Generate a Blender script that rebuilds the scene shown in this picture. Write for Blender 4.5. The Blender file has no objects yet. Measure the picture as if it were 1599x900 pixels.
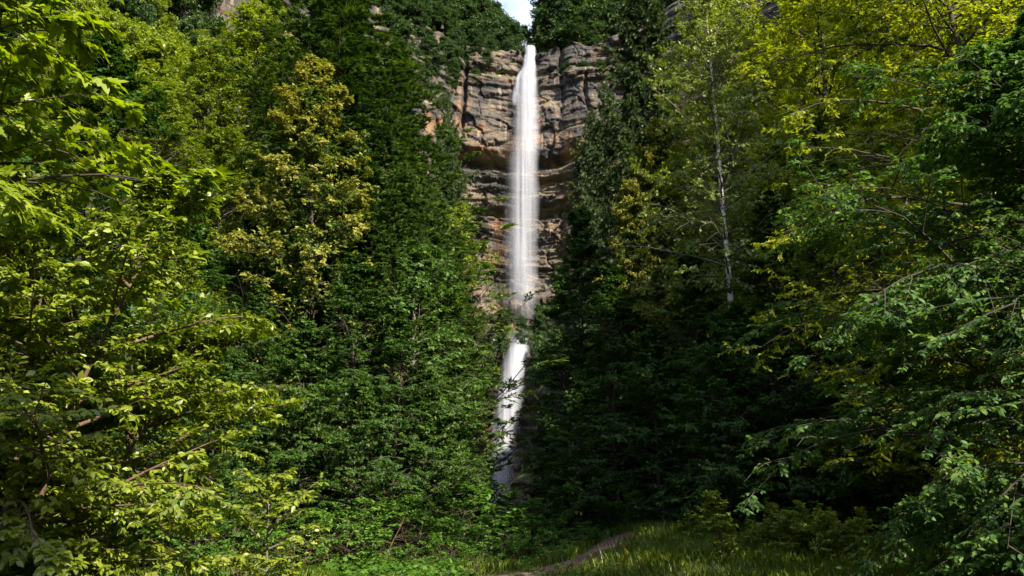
import bpy, math, time
import numpy as np
T0 = time.time()
R = math.radians
scene = bpy.context.scene
col = scene.collection

# ------------------------------------------------------------------ camera
F = 1385.0            # focal length in pixels of the 1599 px wide photograph
TH = R(14.2)          # pitch up
CH = 1.6              # eye height
def at(px, py, Y):
    """point at depth Y (metres ahead) seen at pixel px, py of the photograph"""
    dx = (px - 799.5) / F; dy = (450 - py) / F
    t = Y / (math.cos(TH) - dy * math.sin(TH))
    return np.array([t * dx, Y, CH + t * (math.sin(TH) + dy * math.cos(TH))])

cam_data = bpy.data.cameras.new('camera'); cam = bpy.data.objects.new('camera', cam_data)
col.objects.link(cam); cam.location = (0, 0, CH); cam.rotation_euler = (R(90) + TH, 0, 0)
cam_data.sensor_width = 36; cam_data.lens = 36 * F / 1599; cam_data.clip_end = 3000; cam_data.clip_start = .1
scene.camera = cam

# ------------------------------------------------------------------ helpers
def norm(a): return a / np.maximum(np.linalg.norm(a, axis=-1, keepdims=True), 1e-9)
UP = np.array([0, 0, 1.0])

def tag(o, label=None, cat=None, group=None, kind=None):
    if label: o['label'] = label
    if cat: o['category'] = cat
    if group: o['group'] = group
    if kind: o['kind'] = kind
    return o

def mk_mesh(name, V, faces, mats, attrs=None, matidx=None, smooth=False):
    """faces: list of int arrays [n,k]"""
    me = bpy.data.meshes.new(name)
    V = np.ascontiguousarray(V, dtype=np.float32)
    me.vertices.add(len(V)); me.vertices.foreach_set('co', V.ravel())
    faces = [f for f in faces if len(f)]
    loops = np.concatenate([f.ravel() for f in faces]).astype(np.int32)
    tot = np.concatenate([np.full(len(f), f.shape[1]) for f in faces])
    st = np.concatenate([[0], np.cumsum(tot)[:-1]]).astype(np.int32)
    me.loops.add(len(loops)); me.loops.foreach_set('vertex_index', loops)
    me.polygons.add(len(tot)); me.polygons.foreach_set('loop_start', st)
    if smooth: me.polygons.foreach_set('use_smooth', np.ones(len(tot), dtype=bool))
    for m in (mats if isinstance(mats, (list, tuple)) else [mats]): me.materials.append(m)
    if matidx is not None: me.polygons.foreach_set('material_index', matidx.astype(np.int32))
    for k, v in (attrs or {}).items():
        a = me.attributes.new(k, 'FLOAT', 'POINT'); a.data.foreach_set('value', np.ascontiguousarray(v, dtype=np.float32))
    me.update(calc_edges=True)
    return me

def link(name, me, parent=None):
    o = bpy.data.objects.new(name, me); col.objects.link(o)
    if parent is not None: o.parent = parent
    return o

def empty(name, loc, rz=0, s=1.0):
    o = bpy.data.objects.new(name, None); col.objects.link(o)
    o.location = loc; o.rotation_euler = (0, 0, rz)
    o.scale = s if hasattr(s, '__len__') else (s, s, s)
    o.empty_display_size = .3
    return o

# ---- noise ------------------------------------------------------------
class VNoise:
    def __init__(s, seed): s.t = np.random.default_rng(seed).random((64, 64, 64)).astype(np.float32)
    def __call__(s, x, y, z=0.0):
        x, y, z = np.broadcast_arrays(np.asarray(x, float), np.asarray(y, float), np.asarray(z, float))
        xi, yi, zi = np.floor(x).astype(int), np.floor(y).astype(int), np.floor(z).astype(int)
        fx, fy, fz = x - xi, y - yi, z - zi
        fx = fx*fx*(3-2*fx); fy = fy*fy*(3-2*fy); fz = fz*fz*(3-2*fz)
        g = lambda a, b, c: s.t[(xi+a) & 63, (yi+b) & 63, (zi+c) & 63]
        r = 0
        for a in (0, 1):
            for b in (0, 1):
                for c in (0, 1):
                    r = r + g(a, b, c) * (fx if a else 1-fx) * (fy if b else 1-fy) * (fz if c else 1-fz)
        return r * 2 - 1
    def fbm(s, x, y, z=0.0, o=4):
        r = 0; a = 1; t = 0
        for i in range(o):
            r = r + a * s(x * 2**i + 7.3*i, y * 2**i + 3.1*i, np.asarray(z) * 2**i + 1.7*i); t += a; a *= .5
        return r / t
N1, N2, N3 = VNoise(1), VNoise(2), VNoise(3)

def cells(x, y, seed):
    """jittered cells: returns F1, F2, id hash, local x, local y"""
    rg = np.random.default_rng(seed); J = rg.random((128, 128, 3))
    xi, yi = np.floor(x).astype(int), np.floor(y).astype(int)
    f1 = np.full(x.shape, 9.0); f2 = f1.copy(); h = np.zeros(x.shape); lx = h.copy(); ly = h.copy()
    for a in (-1, 0, 1):
        for b in (-1, 0, 1):
            j = J[(xi+a) & 127, (yi+b) & 127]
            ddx = xi + a + .1 + .8*j[..., 0] - x; ddy = yi + b + .1 + .8*j[..., 1] - y
            d = np.maximum(np.abs(ddx), np.abs(ddy)) * .7 + .3 * np.hypot(ddx, ddy)
            m = d < f1
            f2 = np.where(m, f1, np.minimum(f2, d)); h = np.where(m, j[..., 2], h)
            lx = np.where(m, ddx, lx); ly = np.where(m, ddy, ly); f1 = np.where(m, d, f1)
    return f1, f2, h, lx, ly

# ------------------------------------------------------------------ materials
def new_mat(name):
    m = bpy.data.materials.new(name); m.use_nodes = True
    nt = m.node_tree; nt.nodes.clear()
    out = nt.nodes.new('ShaderNodeOutputMaterial')
    return m, nt, out
def nd(nt, t, **kw):
    n = nt.nodes.new(t)
    for k, v in kw.items():
        if k in n.inputs: n.inputs[k].default_value = v
        else: setattr(n, k, v)
    return n
def ramp(nt, stops, fac, interp='LINEAR'):
    r = nt.nodes.new('ShaderNodeValToRGB'); r.color_ramp.interpolation = interp
    e = r.color_ramp.elements
    while len(e) > 1: e.remove(e[-1])
    e[0].position = stops[0][0]; e[0].color = (*stops[0][1], 1)
    for p, c in stops[1:]:
        x = e.new(p); x.color = (*c, 1)
    nt.links.new(fac, r.inputs['Fac']); return r

def leaf_mat(name, stops, trans=.4, gloss=.06, rough=.45, tcol=(1.32, 1.42, .45), objvar=.12):
    m, nt, out = new_mat(name); L = nt.links.new
    a = nd(nt, 'ShaderNodeAttribute', attribute_name='tint')
    oi = nd(nt, 'ShaderNodeObjectInfo')
    ad = nd(nt, 'ShaderNodeMath', operation='MULTIPLY_ADD'); L(oi.outputs['Random'], ad.inputs[0]); ad.inputs[1].default_value = objvar*2
    sb = nd(nt, 'ShaderNodeMath', operation='SUBTRACT'); L(a.outputs['Fac'], sb.inputs[0]); sb.inputs[1].default_value = objvar
    L(sb.outputs[0], ad.inputs[2])
    r = ramp(nt, stops, ad.outputs[0])
    tm = nd(nt, 'ShaderNodeMix', data_type='RGBA', blend_type='MULTIPLY'); tm.inputs['Factor'].default_value = 1
    L(r.outputs[0], tm.inputs['A']); tm.inputs['B'].default_value = (*tcol, 1)
    d = nd(nt, 'ShaderNodeBsdfDiffuse'); L(r.outputs[0], d.inputs['Color'])
    t = nd(nt, 'ShaderNodeBsdfTranslucent'); L(tm.outputs['Result'], t.inputs['Color'])
    g = nd(nt, 'ShaderNodeBsdfGlossy', Roughness=rough); g.inputs['Color'].default_value = (1, 1, 1, 1)
    m1 = nd(nt, 'ShaderNodeMixShader', Fac=trans); L(d.outputs[0], m1.inputs[1]); L(t.outputs[0], m1.inputs[2])
    m2 = nd(nt, 'ShaderNodeMixShader', Fac=gloss); L(m1.outputs[0], m2.inputs[1]); L(g.outputs[0], m2.inputs[2])
    L(m2.outputs[0], out.inputs['Surface'])
    return m

LM = {}
LM['maple']  = leaf_mat('maple_leaf',  [(0, (.10, .155, .006)), (.55, (.205, .26, .009)), (.93, (.27, .33, .014)), (.985, (.25, .26, .012)), (1, (.36, .13, .02))], .5, .03, .5)
LM['hazel']  = leaf_mat('hazel_leaf',  [(0, (.08, .13, .007)), (.5, (.18, .225, .010)), (.95, (.26, .31, .016)), (1, (.34, .15, .02))], .42, .04, .5)
LM['hornbeam'] = leaf_mat('hornbeam_leaf', [(0, (.03, .078, .022)), (.5, (.06, .13, .028)), (1, (.125, .195, .03))], .38, .015, .6)
LM['beech']  = leaf_mat('beech_leaf', [(0, (.016, .045, .008)), (.5, (.034, .08, .01)), (1, (.075, .13, .014))], .38, .015, .5)
LM['bright'] = leaf_mat('bright_leaf', [(0, (.075, .13, .007)), (.5, (.158, .205, .010)), (1, (.23, .275, .013))], .45, .03, .5)
LM['gold']   = leaf_mat('gold_leaf', [(0, (.14, .18, .008)), (.5, (.24, .27, .010)), (1, (.34, .345, .014))], .5, .03, .5)
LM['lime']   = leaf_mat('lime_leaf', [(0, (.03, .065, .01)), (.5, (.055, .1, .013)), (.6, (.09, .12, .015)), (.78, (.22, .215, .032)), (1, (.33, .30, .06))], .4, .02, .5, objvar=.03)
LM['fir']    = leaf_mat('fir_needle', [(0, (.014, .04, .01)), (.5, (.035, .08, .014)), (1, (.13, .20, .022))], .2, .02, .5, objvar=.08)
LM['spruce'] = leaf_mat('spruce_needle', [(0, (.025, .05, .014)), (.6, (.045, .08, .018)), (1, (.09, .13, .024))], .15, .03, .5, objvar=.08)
LM['birch']  = leaf_mat('birch_leaf', [(0, (.10, .14, .02)), (.5, (.16, .2, .03)), (1, (.24, .27, .04))], .5, .04, .45)
LM['ash']    = leaf_mat('ash_leaf', [(0, (.03, .07, .014)), (.5, (.055, .115, .02)), (1, (.09, .16, .03))], .4, .015, .5)
LM['rim']    = leaf_mat('rim_leaf', [(0, (.022, .05, .022)), (.5, (.04, .08, .028)), (1, (.075, .12, .03))], .35, .02, .5, objvar=.2)
LM['weed']   = leaf_mat('weed_leaf', [(0, (.035, .09, .012)), (.5, (.065, .145, .018)), (1, (.13, .22, .03))], .4, .012, .5)
LM['grass']  = leaf_mat('grass_blade', [(0, (.09, .16, .012)), (.55, (.19, .26, .02)), (.85, (.27, .3, .035)), (1, (.28, .27, .1))], .4, .04, .45)

def bark_mat(name, c1, c2, scale=3.0, stretch=6.0, bump=.4):
    m, nt, out = new_mat(name); L = nt.links.new
    tc = nd(nt, 'ShaderNodeTexCoord'); mp = nd(nt, 'ShaderNodeMapping'); mp.inputs['Scale'].default_value = (stretch, stretch, 1)
    L(tc.outputs['Object'], mp.inputs[0])
    n = nd(nt, 'ShaderNodeTexNoise', Scale=scale, Detail=5.0); L(mp.outputs[0], n.inputs['Vector'])
    r = ramp(nt, [(.3, c1), (.7, c2)], n.outputs['Fac'])
    b = nd(nt, 'ShaderNodeBump', Strength=bump, Distance=.03); L(n.outputs['Fac'], b.inputs['Height'])
    p = nd(nt, 'ShaderNodeBsdfPrincipled', Roughness=.85); L(r.outputs[0], p.inputs['Base Color']); L(b.outputs[0], p.inputs['Normal'])
    L(p.outputs[0], out.inputs['Surface']); return m
BM = {'dark': bark_mat('dark_bark', (.016, .012, .009), (.045, .034, .025)),
      'grey': bark_mat('grey_bark', (.06, .052, .042), (.14, .125, .1)),
      'twig': bark_mat('twig_bark', (.05, .03, .02), (.11, .07, .045))}
def birch_bark():
    m, nt, out = new_mat('birch_bark'); L = nt.links.new
    tc = nd(nt, 'ShaderNodeTexCoord'); mp = nd(nt, 'ShaderNodeMapping'); mp.inputs['Scale'].default_value = (1.3, 1.3, 3.2)
    L(tc.outputs['Object'], mp.inputs[0])
    n = nd(nt, 'ShaderNodeTexNoise', Scale=.9, Detail=6.0, Roughness=.7); L(mp.outputs[0], n.inputs['Vector'])
    n2 = nd(nt, 'ShaderNodeTexNoise', Scale=7.0, Detail=3.0); L(mp.outputs[0], n2.inputs['Vector'])
    mx = nd(nt, 'ShaderNodeMath', operation='MULTIPLY_ADD'); L(n2.outputs['Fac'], mx.inputs[0]); mx.inputs[1].default_value = .35; L(n.outputs['Fac'], mx.inputs[2])
    r = ramp(nt, [(.56, (.03, .025, .02)), (.63, (.3, .28, .25)), (.75, (.74, .7, .64))], mx.outputs[0])
    p = nd(nt, 'ShaderNodeBsdfPrincipled', Roughness=.7); L(r.outputs[0], p.inputs['Base Color'])
    L(p.outputs[0], out.inputs['Surface']); return m
BM['birch'] = birch_bark()

# ------------------------------------------------------------------ leaf templates (x along, y across, z up)
def T(v, *f): return np.array(v, float), [np.array(q) for q in f]
kite = T([(0,0,0), (.42,.3,.05), (1,0,-.08), (.42,-.3,.05)], [[0,3,2,1]])
oval = T([(0,0,0), (.22,.2,.03), (.55,.27,.04), (.82,.14,-.02), (1,0,-.12), (.82,-.14,-.02), (.55,-.27,.04), (.22,-.2,.03), (.5,0,-.02)],
         [[0,8,2,1],[8,4,3,2],[0,7,6,8],[8,6,5,4]])
def mk_maple():
    ang = [180, 118, 100, 78, 62, 40, 24, 12, 0]
    rad = [.05, .42, .30, .62, .50, .66, .52, .80, .98]  # one half, mirrored
    rad = [.10, .45, .34, .70, .46, .62, .50, .74, 1.0]
    pts = [(r*math.cos(R(a)), r*math.sin(R(a)), -.12*r*r+.05*(abs(math.sin(R(a))))) for a, r in zip(ang, rad)]
    v = [(0, 0, 0)] + pts + [(x, -y, z) for x, y, z in pts[1:-1][::-1]]
    n = len(v) - 1
    f = [[0, (i % n)+1, (i-1) % n + 1] for i in range(1, n+1)]
    return T(v, f)
mapl = mk_maple()
def merge(tpls):
    vs = []; fs = {}; o = 0
    for v, f in tpls:
        for q in f: fs.setdefault(q.shape[1], []).append(q + o)
        vs.append(v); o += len(v)
    return np.concatenate(vs), [np.concatenate(x) for x in fs.values()]
def place_t(t, pos, rz, rx, s):
    v = t[0] * s; c, sn = math.cos(rx), math.sin(rx)
    v = np.stack([v[:,0], v[:,1]*c - v[:,2]*sn, v[:,1]*sn + v[:,2]*c], 1)
    c, sn = math.cos(rz), math.sin(rz)
    v = np.stack([v[:,0]*c - v[:,1]*sn, v[:,0]*sn + v[:,1]*c, v[:,2]], 1) + np.array(pos)
    return v, t[1]
_r = np.random.default_rng(5)
spray3 = merge([place_t(kite, (0, 0, 0), .5, .3, .62), place_t(kite, (.18, 0, .02), -.55, -.3, .6), place_t(kite, (.38, .0, 0), .05, .1, .62)])
clump6 = merge([place_t(kite, (_r.uniform(0, .5), _r.uniform(-.35, .35), _r.uniform(-.22, .22)), _r.uniform(-1.6, 1.6), _r.uniform(-.9, .9), .5) for _ in range(6)])
needle = merge([place_t(T([(0,0,0), (.35,.10,0), (1,0,-.03), (.35,-.10,0)], [[0,3,2,1]]), (0,0,0), 0, 0, 1),
                place_t(T([(0,0,0), (.35,.08,0), (1,0,-.03), (.35,-.08,0)], [[0,3,2,1]]), (0,0,0), 0, 1.5, 1)])
needle3 = merge([place_t(needle, (0,0,0), .75, 0, .6), place_t(needle, (.15,0,0), -.75, 0, .6), place_t(needle, (.1,0,0), 0, 0, .9)])
blade = T([(0,.035,0), (0,-.035,0), (.55,-.025,.02), (1,0,-.12), (.55,.025,.02)], [[0,1,2,3,4]])

def leaves_mesh(name, P, D, Nn, S, tint, tpl, mat, W=None):
    """P pos, D direction, Nn normal, S size -> one crown mesh"""
    D = norm(D); Nn = norm(Nn - D * np.sum(Nn*D, -1, keepdims=True)); B = np.cross(Nn, D)
    tv, tf = tpl; n = len(P); k = len(tv)
    S = np.broadcast_to(np.asarray(S, float), (n,))[:, None, None]
    V = P[:, None] + S * (tv[None, :, 0:1]*D[:, None] + tv[None, :, 1:2]*B[:, None] + tv[None, :, 2:3]*Nn[:, None])
    off = (np.arange(n) * k)[:, None, None]
    faces = [(off + f[None]).reshape(-1, f.shape[1]) for f in tf]
    return mk_mesh(name, V.reshape(-1, 3), faces, mat, {'tint': np.repeat(tint, k)})

def tubes(lines, radii, sides):
    """lines [n,K,3], radii [n,K] -> V, F"""
    n, K, _ = lines.shape
    tg = np.gradient(lines, axis=1); tg = norm(tg)
    ref = np.where(np.abs(tg[:, :1, 2:3]) > .8, np.array([1.0, 0, 0]), UP)
    a = norm(np.cross(tg, np.broadcast_to(ref, tg.shape))); b = np.cross(tg, a)
    th = np.arange(sides) * 2*np.pi/sides
    V = lines[:, :, None] + radii[:, :, None, None] * (np.cos(th)[:, None]*a[:, :, None] + np.sin(th)[:, None]*b[:, :, None])
    idx = np.arange(n*K*sides).reshape(n, K, sides)
    i0 = idx[:, :-1]; i1 = idx[:, 1:]
    Fc = np.stack([i0, np.roll(i0, -1, 2), np.roll(i1, -1, 2), i1], -1).reshape(-1, 4)
    return V.reshape(-1, 3), Fc
def join(parts):
    vs, fs, o = [], [], 0
    for v, f in parts: vs.append(v); fs.append(f + o); o += len(v)
    return np.concatenate(vs), np.concatenate(fs)

def poly(rg, P, D, L, K, droop, wob):
    """grow n curved shoots; droop [n] or scalar bends each step towards -z (negative = up)"""
    n = len(P); D = norm(D); L = np.broadcast_to(L, (n,)); droop = np.broadcast_to(droop, (n,))
    pts = [P]
    for k in range(K):
        pts.append(pts[-1] + D * (L/K)[:, None])
        D = norm(D - UP * (droop * (k+1)/K)[:, None] + rg.normal(0, wob, (n, 3)))
    return np.stack(pts, 1)

def sample(lines, t):
    n, K, _ = lines.shape; x = np.clip(t, 0, .9999) * (K-1); i = x.astype(int); f = (x - i)[..., None]
    ar = np.arange(n)[:, None]
    return lines[ar, i]*(1-f) + lines[ar, i+1]*f, norm(lines[ar, i+1] - lines[ar, i])

def sidedirs(rg, tan, m, flat, ang, lift=0.0):
    n = tan.shape[0]
    lat = norm(np.cross(tan, UP) + 1e-5); upn = np.cross(lat, tan)
    side = np.where((np.arange(m) % 2) == 0, 0.0, np.pi)[None, :]
    az = side + rg.normal(0, flat, (n, m))
    az = np.where(rg.random((n, m)) < min(1, flat*.6), rg.uniform(0, 2*np.pi, (n, m)), az)
    perp = lat*np.cos(az)[..., None] + upn*(np.abs(np.sin(az)) * .9 * np.sign(np.sin(az)) + lift)[..., None]
    a = ang + rg.normal(0, .15, (n, m))
    return norm(tan*np.cos(a)[..., None] + perp*np.sin(a)[..., None])

def children(rg, lines, Ls, m, t0, t1, frac, taper, ang, flat, K, droop, wob, lift=0.0, minlen=.05):
    n = len(lines)
    t = t0 + (t1-t0)*(np.arange(m)[None] + rg.random((n, m)))/m
    p, tan = sample(lines, t)
    d = sidedirs(rg, tan, m, flat, ang, lift)
    L = Ls[:, None]*frac*(1 - taper*t)*rg.uniform(.65, 1.2, (n, m)); L = np.maximum(L, minlen)
    return poly(rg, p.reshape(-1, 3), d.reshape(-1, 3), L.ravel(), K, droop, wob), L.ravel(), t.ravel()

# ------------------------------------------------------------------ tree growers -> (bark mesh, crown mesh)
def grow(name, seed, H, Rad, cb, prof, n1, m2, m3, q, leaf, tpl, lm, bm, trunk_r=.22, elev=(0, 55), droop1=.12, flat=.3,
         lean=(0, 0), tint_fn=None, twig_tubes=False, stems=1, drop=.25, nj=.45, f2=.42, f3=.42, l1=.12, azr=None, top_t=.98, trunk_wob=.02, ljit=.25, lmin=.6, limb_mat=None, outw=.6, gap=.12, gapf=.42, limb=.011):
    rg = np.random.default_rng(seed)
    parts = []
    if stems == 1:
        tr = poly(rg, np.zeros((1, 3)), np.array([[lean[0], lean[1], 1.0]]), H, 14, -.03, trunk_wob)
        base_r = np.array([trunk_r])
    else:
        a = np.arange(stems)*2*np.pi/stems + rg.uniform(0, 1, stems)
        sp = rg.uniform(.1, .5, stems)
        tr = poly(rg, np.stack([np.cos(a)*.15, np.sin(a)*.15, a*0], 1), np.stack([np.cos(a)*sp, np.sin(a)*sp, a*0+1], 1), H*rg.uniform(.75, 1.05, stems), 10, .02, .05)
        base_r = np.full(stems, trunk_r)
    K = tr.shape[1]; s = np.linspace(0, 1, K)
    tr[:, 0, 2] -= .8
    parts.append(tubes(tr, base_r[:, None]*(1 - .93*s[None])*(1 + .6*np.exp(-s[None]*18)), 9))
    # level 1
    ns = len(tr); t = cb + (top_t - cb)*((np.arange(n1)[None] + rg.random((ns, n1)))/n1)
    p, tan = sample(tr, t)
    az = np.arange(n1)[None]*2.39996 + rg.normal(0, .4, (ns, n1)) + rg.uniform(0, 6, (ns, 1))
    if azr: az = rg.uniform(azr[0], azr[1], (ns, n1))
    tt = (t - cb)/(1 - cb)
    el = R(1)*(elev[0] + (elev[1]-elev[0])*tt**1.3) + rg.normal(0, .16, (ns, n1))
    d = np.stack([np.cos(az)*np.cos(el), np.sin(az)*np.cos(el), np.sin(el)], -1)
    L1 = Rad*prof(tt)*rg.uniform(lmin, 1.18, (ns, n1))
    l_1 = poly(rg, p.reshape(-1, 3), d.reshape(-1, 3), L1.ravel(), 7, droop1, .07); L1 = L1.ravel()
    k1 = np.linspace(1, .12, 8)[None]
    parts.append(tubes(l_1, np.minimum(limb*L1+.006, trunk_r*.5)[:, None]*k1, 5))
    l_2, L2, t2 = children(rg, l_1, L1, m2, l1, .99, f2, .55, .95, flat, 4, droop1*.8, .08)
    parts.append(tubes(l_2, (.008*L2+.003)[:, None]*np.linspace(1, .2, 5)[None], 4))
    l_3, L3, t3 = children(rg, l_2, L2, m3, .08, .99, f3, .5, .85, flat, 3, droop1*.7, .08, minlen=leaf*1.2)
    mid = l_3[:, 1]; kp = N3(mid[:, 0]*gapf+seed, mid[:, 1]*gapf, mid[:, 2]*gapf*1.3) > -.5+gap + rg.normal(0, .08, len(mid))
    kp |= mid[:, 2] > .8*H
    l_3, L3, t3 = l_3[kp], L3[kp], t3[kp]; t2r = np.repeat(t2, m3)[kp]
    if twig_tubes: parts.append(tubes(l_3, (.006*L3+.0015)[:, None]*np.linspace(1, .3, 4)[None], 3))
    n3 = len(l_3)
    tq = (np.arange(q)[None] + .15 + .85*rg.random((n3, q)))/q
    P, tan = sample(l_3, tq)
    D = sidedirs(rg, tan, q, flat*.7+.1, .8) - UP*drop + rg.normal(0, .18, (n3, q, 3))
    rad = P*np.array([1, 1, 0]); rad = rad/(np.linalg.norm(rad, axis=-1, keepdims=True)+.8)
    Nn = UP + outw*rad + rg.normal(0, nj, (n3, q, 3))
    P = P.reshape(-1, 3); D = D.reshape(-1, 3); Nn = Nn.reshape(-1, 3)
    # tint: individual leaf + whole twig variation
    tw = np.repeat(rg.normal(0, .13, n3), q)
    tint = .5 + tw + rg.normal(0, .14, len(P))
    tpos = np.repeat(t2r * .5 + t3 * .5, q)
    if tint_fn is not None: tint = tint_fn(rg, tint, P, tpos, tq.ravel(), H, np.repeat(t2r, q))
    S = leaf*rg.uniform(1-ljit-.1, 1+ljit, len(P))
    crown = leaves_mesh(name + '_crown', P, D, Nn, S, np.clip(tint, .001, 1.0), tpl, lm)
    V, Fc = join(parts)
    mi = None
    if limb_mat: mi = (np.arange(len(Fc)) >= len(parts[0][1])).astype(int)
    bark = mk_mesh(name + '_trunk', V, [Fc], [bm, limb_mat] if limb_mat else bm, smooth=True, matidx=mi)
    return bark, crown, H

def conifer(name, seed, H, Rad, n1, m2, m3, leaf, lm, bm, hang=.3, cb=.06, trunk_r=.28, elev=(-12, 35), tpl=None, q=2, up=.12, dens=.8, lumpy=.22, whorl=0, f2=.38, lr=(.68, 1.15)):
    rg = np.random.default_rng(seed); parts = []
    tr = poly(rg, np.zeros((1, 3)), np.array([[0, 0, 1.0]]), H, 16, 0, .006)
    s = np.linspace(0, 1, tr.shape[1]); parts.append(tubes(tr, trunk_r*(1-.96*s[None]), 8))
    t = cb + (.995-cb)*(((np.arange(n1) + rg.random(n1)*.6)/n1)**.92)[None]
    if whorl: t = cb + (.995-cb)*((np.floor(np.arange(n1)/whorl) + rg.normal(0, .06, n1))*whorl/n1).clip(0, .995)[None]
    p, _ = sample(tr, t)
    az = np.arange(n1)[None]*2.39996 + rg.normal(0, .25, (1, n1))
    tt = (t-cb)/(1-cb); el = R(1)*(elev[0]+(elev[1]-elev[0])*tt**1.6) + rg.normal(0, .05, (1, n1))
    d = np.stack([np.cos(az)*np.cos(el), np.sin(az)*np.cos(el), np.sin(el)], -1)
    prof = (1-tt)**dens*.985 + .015
    lump = 1 + lumpy*N1(np.cos(az)*1.6+5, np.sin(az)*1.6, t*H*.32) + .5*lumpy*np.sin(tt*61)
    L1 = (Rad*prof*rg.uniform(*lr, (1, n1))*lump).ravel() + .06
    l_1 = poly(rg, p.reshape(-1, 3), d.reshape(-1, 3), L1, 7, .0, .02)
    # droop then upturned tip
    x = np.linspace(0, 1, 8)[None]; sag = (-.16*np.sin(x*np.pi*.8) + up*x**3)*L1[:, None]
    l_1[:, :, 2] += sag
    parts.append(tubes(l_1, (.009*L1+.004)[:, None]*np.linspace(1, .15, 8)[None], 4))
    l_2, L2, t2 = children(rg, l_1, L1, m2, .1, .995, f2, .55, .85, .12, 4, hang, .04, minlen=.04)
    parts.append(tubes(l_2, (.006*L2+.002)[:, None]*np.linspace(1, .3, 5)[None], 3))
    l_3, L3, t3 = children(rg, l_2, L2, m3, .1, 1, .36, .5, .75, .25, 2, hang*.8, .05, minlen=.03)
    n3 = len(l_3)
    tq = (np.arange(q)[None] + rg.random((n3, q))*.6)/q
    P, tan = sample(l_3, tq)
    D = tan + rg.normal(0, .15, tan.shape) - UP*hang*.3
    Nn = UP + rg.normal(0, .3, tan.shape)
    P, D, Nn = P.reshape(-1, 3), D.reshape(-1, 3), Nn.reshape(-1, 3)
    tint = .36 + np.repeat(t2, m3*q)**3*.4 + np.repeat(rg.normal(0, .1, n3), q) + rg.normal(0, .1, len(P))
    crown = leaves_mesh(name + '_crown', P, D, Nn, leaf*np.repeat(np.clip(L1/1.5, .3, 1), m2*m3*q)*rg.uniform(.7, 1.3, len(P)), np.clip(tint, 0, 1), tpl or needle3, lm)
    V, Fc = join(parts)
    return mk_mesh(name + '_trunk', V, [Fc], bm, smooth=True), crown, H

pr_round = lambda t: np.sqrt(np.clip(1-(2*t-.9)**2*.82, .03, 1))*(1-.25*t)
pr_cone = lambda t: (1-t)**.75*.95+.06
pr_egg = lambda t: np.clip(np.sin(np.pi*np.clip(t*.82+.16, 0, 1))**.7, .08, 1)*(1-.35*t)
pr_low = lambda t: (1-t**2.2)*.9+.1

# ------------------------------------------------------------------ terrain
def sstep(a, b, x): t = np.clip((x-a)/(b-a), 0, 1); return t*t*(3-2*t)
def rim_y(x):
    x = np.asarray(x, float)
    return 162 - np.where(x < 0, .020, .0135)*x*x + 2.0*N1(x*.08, 3.3) + 1.0*N1(x*.23, 9.1)
def rim_z(x):
    x = np.asarray(x, float)
    k = 1 - .85*np.exp(-((x-3.4)/12)**2)
    return 92.9 + k*(2.2*N2(x*.06, 1.2) + .6 + 1.2*N2(x*.25, 5.0)) + .35*N2(x*.9, 2.0) - 1.5*np.exp(-((x-3.2)/1.2)**4)
def ground(x, y, rough=True):
    x = np.asarray(x, float); y = np.asarray(y, float)
    floor = .006*np.clip(y-30, 0, 200) + 1.0*sstep(.5, 5, x)*sstep(17, 31, y)
    wl = 9 + 6*sstep(30, 5, y); wr = 10 + 6*sstep(55, 20, y)
    lft = np.clip(-x-wl, 0, None); rgt = np.clip(x-wr, 0, None)
    h = floor + .82*lft*sstep(0, 8, lft) + .4*np.clip(lft-10, 0, None) + .76*rgt*sstep(0, 8, rgt) + .5*np.clip(rgt-6, 0, None)
    # ravine deepening ahead
    h = h - 1.2*sstep(26, 42, y)*np.exp(-((x+3.0)/6.0)**2)
    # scree in front of the cliff
    d = rim_y(x) - y
    side = sstep(5, 24, np.abs(x-0))
    h = h + side*sstep(60, 5, d)*26*(y > 20)
    h = np.minimum(h, 70 + 0*h)
    # plateau behind the rim; the jump becomes a wooded slope far to the sides
    soft = 30*sstep(48, 75, np.abs(x))
    p = sstep(-4.5 + soft*.8, -6.5 - soft*.7, d)
    top = rim_z(x) + .32*np.clip(-d-4, 0, 120) - 2.0*np.exp(-((x-3.4)/2.5)**2)
    h = h*(1-p) + top*p
    if rough:
        h = h + .35*N1.fbm(x*.12, y*.12, 0, 3)*sstep(14, 40, np.hypot(x, y-10)) + .05*N2.fbm(x*.8, y*.8, 0, 3)
    return h

def grid_faces(nu, nv):
    i = np.arange((nu)*(nv)).reshape(nu, nv)
    return np.stack([i[:-1, :-1], i[1:, :-1], i[1:, 1:], i[:-1, 1:]], -1).reshape(-1, 4)

def ground_mat():
    m, nt, out = new_mat('forest_floor'); L = nt.links.new
    tc = nd(nt, 'ShaderNodeTexCoord')
    n1 = nd(nt, 'ShaderNodeTexNoise', Scale=.5, Detail=8.0, Roughness=.65); L(tc.outputs['Object'], n1.inputs['Vector'])
    n2 = nd(nt, 'ShaderNodeTexNoise', Scale=6.0, Detail=6.0, Roughness=.7); L(tc.outputs['Object'], n2.inputs['Vector'])
    a = nd(nt, 'ShaderNodeMath', operation='MULTIPLY_ADD'); L(n2.outputs['Fac'], a.inputs[0]); a.inputs[1].default_value = .6; L(n1.outputs['Fac'], a.inputs[2])
    r = ramp(nt, [(.6, (.02, .03, .01)), (.8, (.04, .055, .014)), (1, (.06, .045, .025))], a.outputs[0])
    b = nd(nt, 'ShaderNodeBump', Strength=.8, Distance=.15); L(a.outputs[0], b.inputs['Height'])
    p = nd(nt, 'ShaderNodeBsdfPrincipled', Roughness=.95); L(r.outputs[0], p.inputs['Base Color']); L(b.outputs[0], p.inputs['Normal'])
    L(p.outputs[0], out.inputs['Surface']); return m

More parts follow.
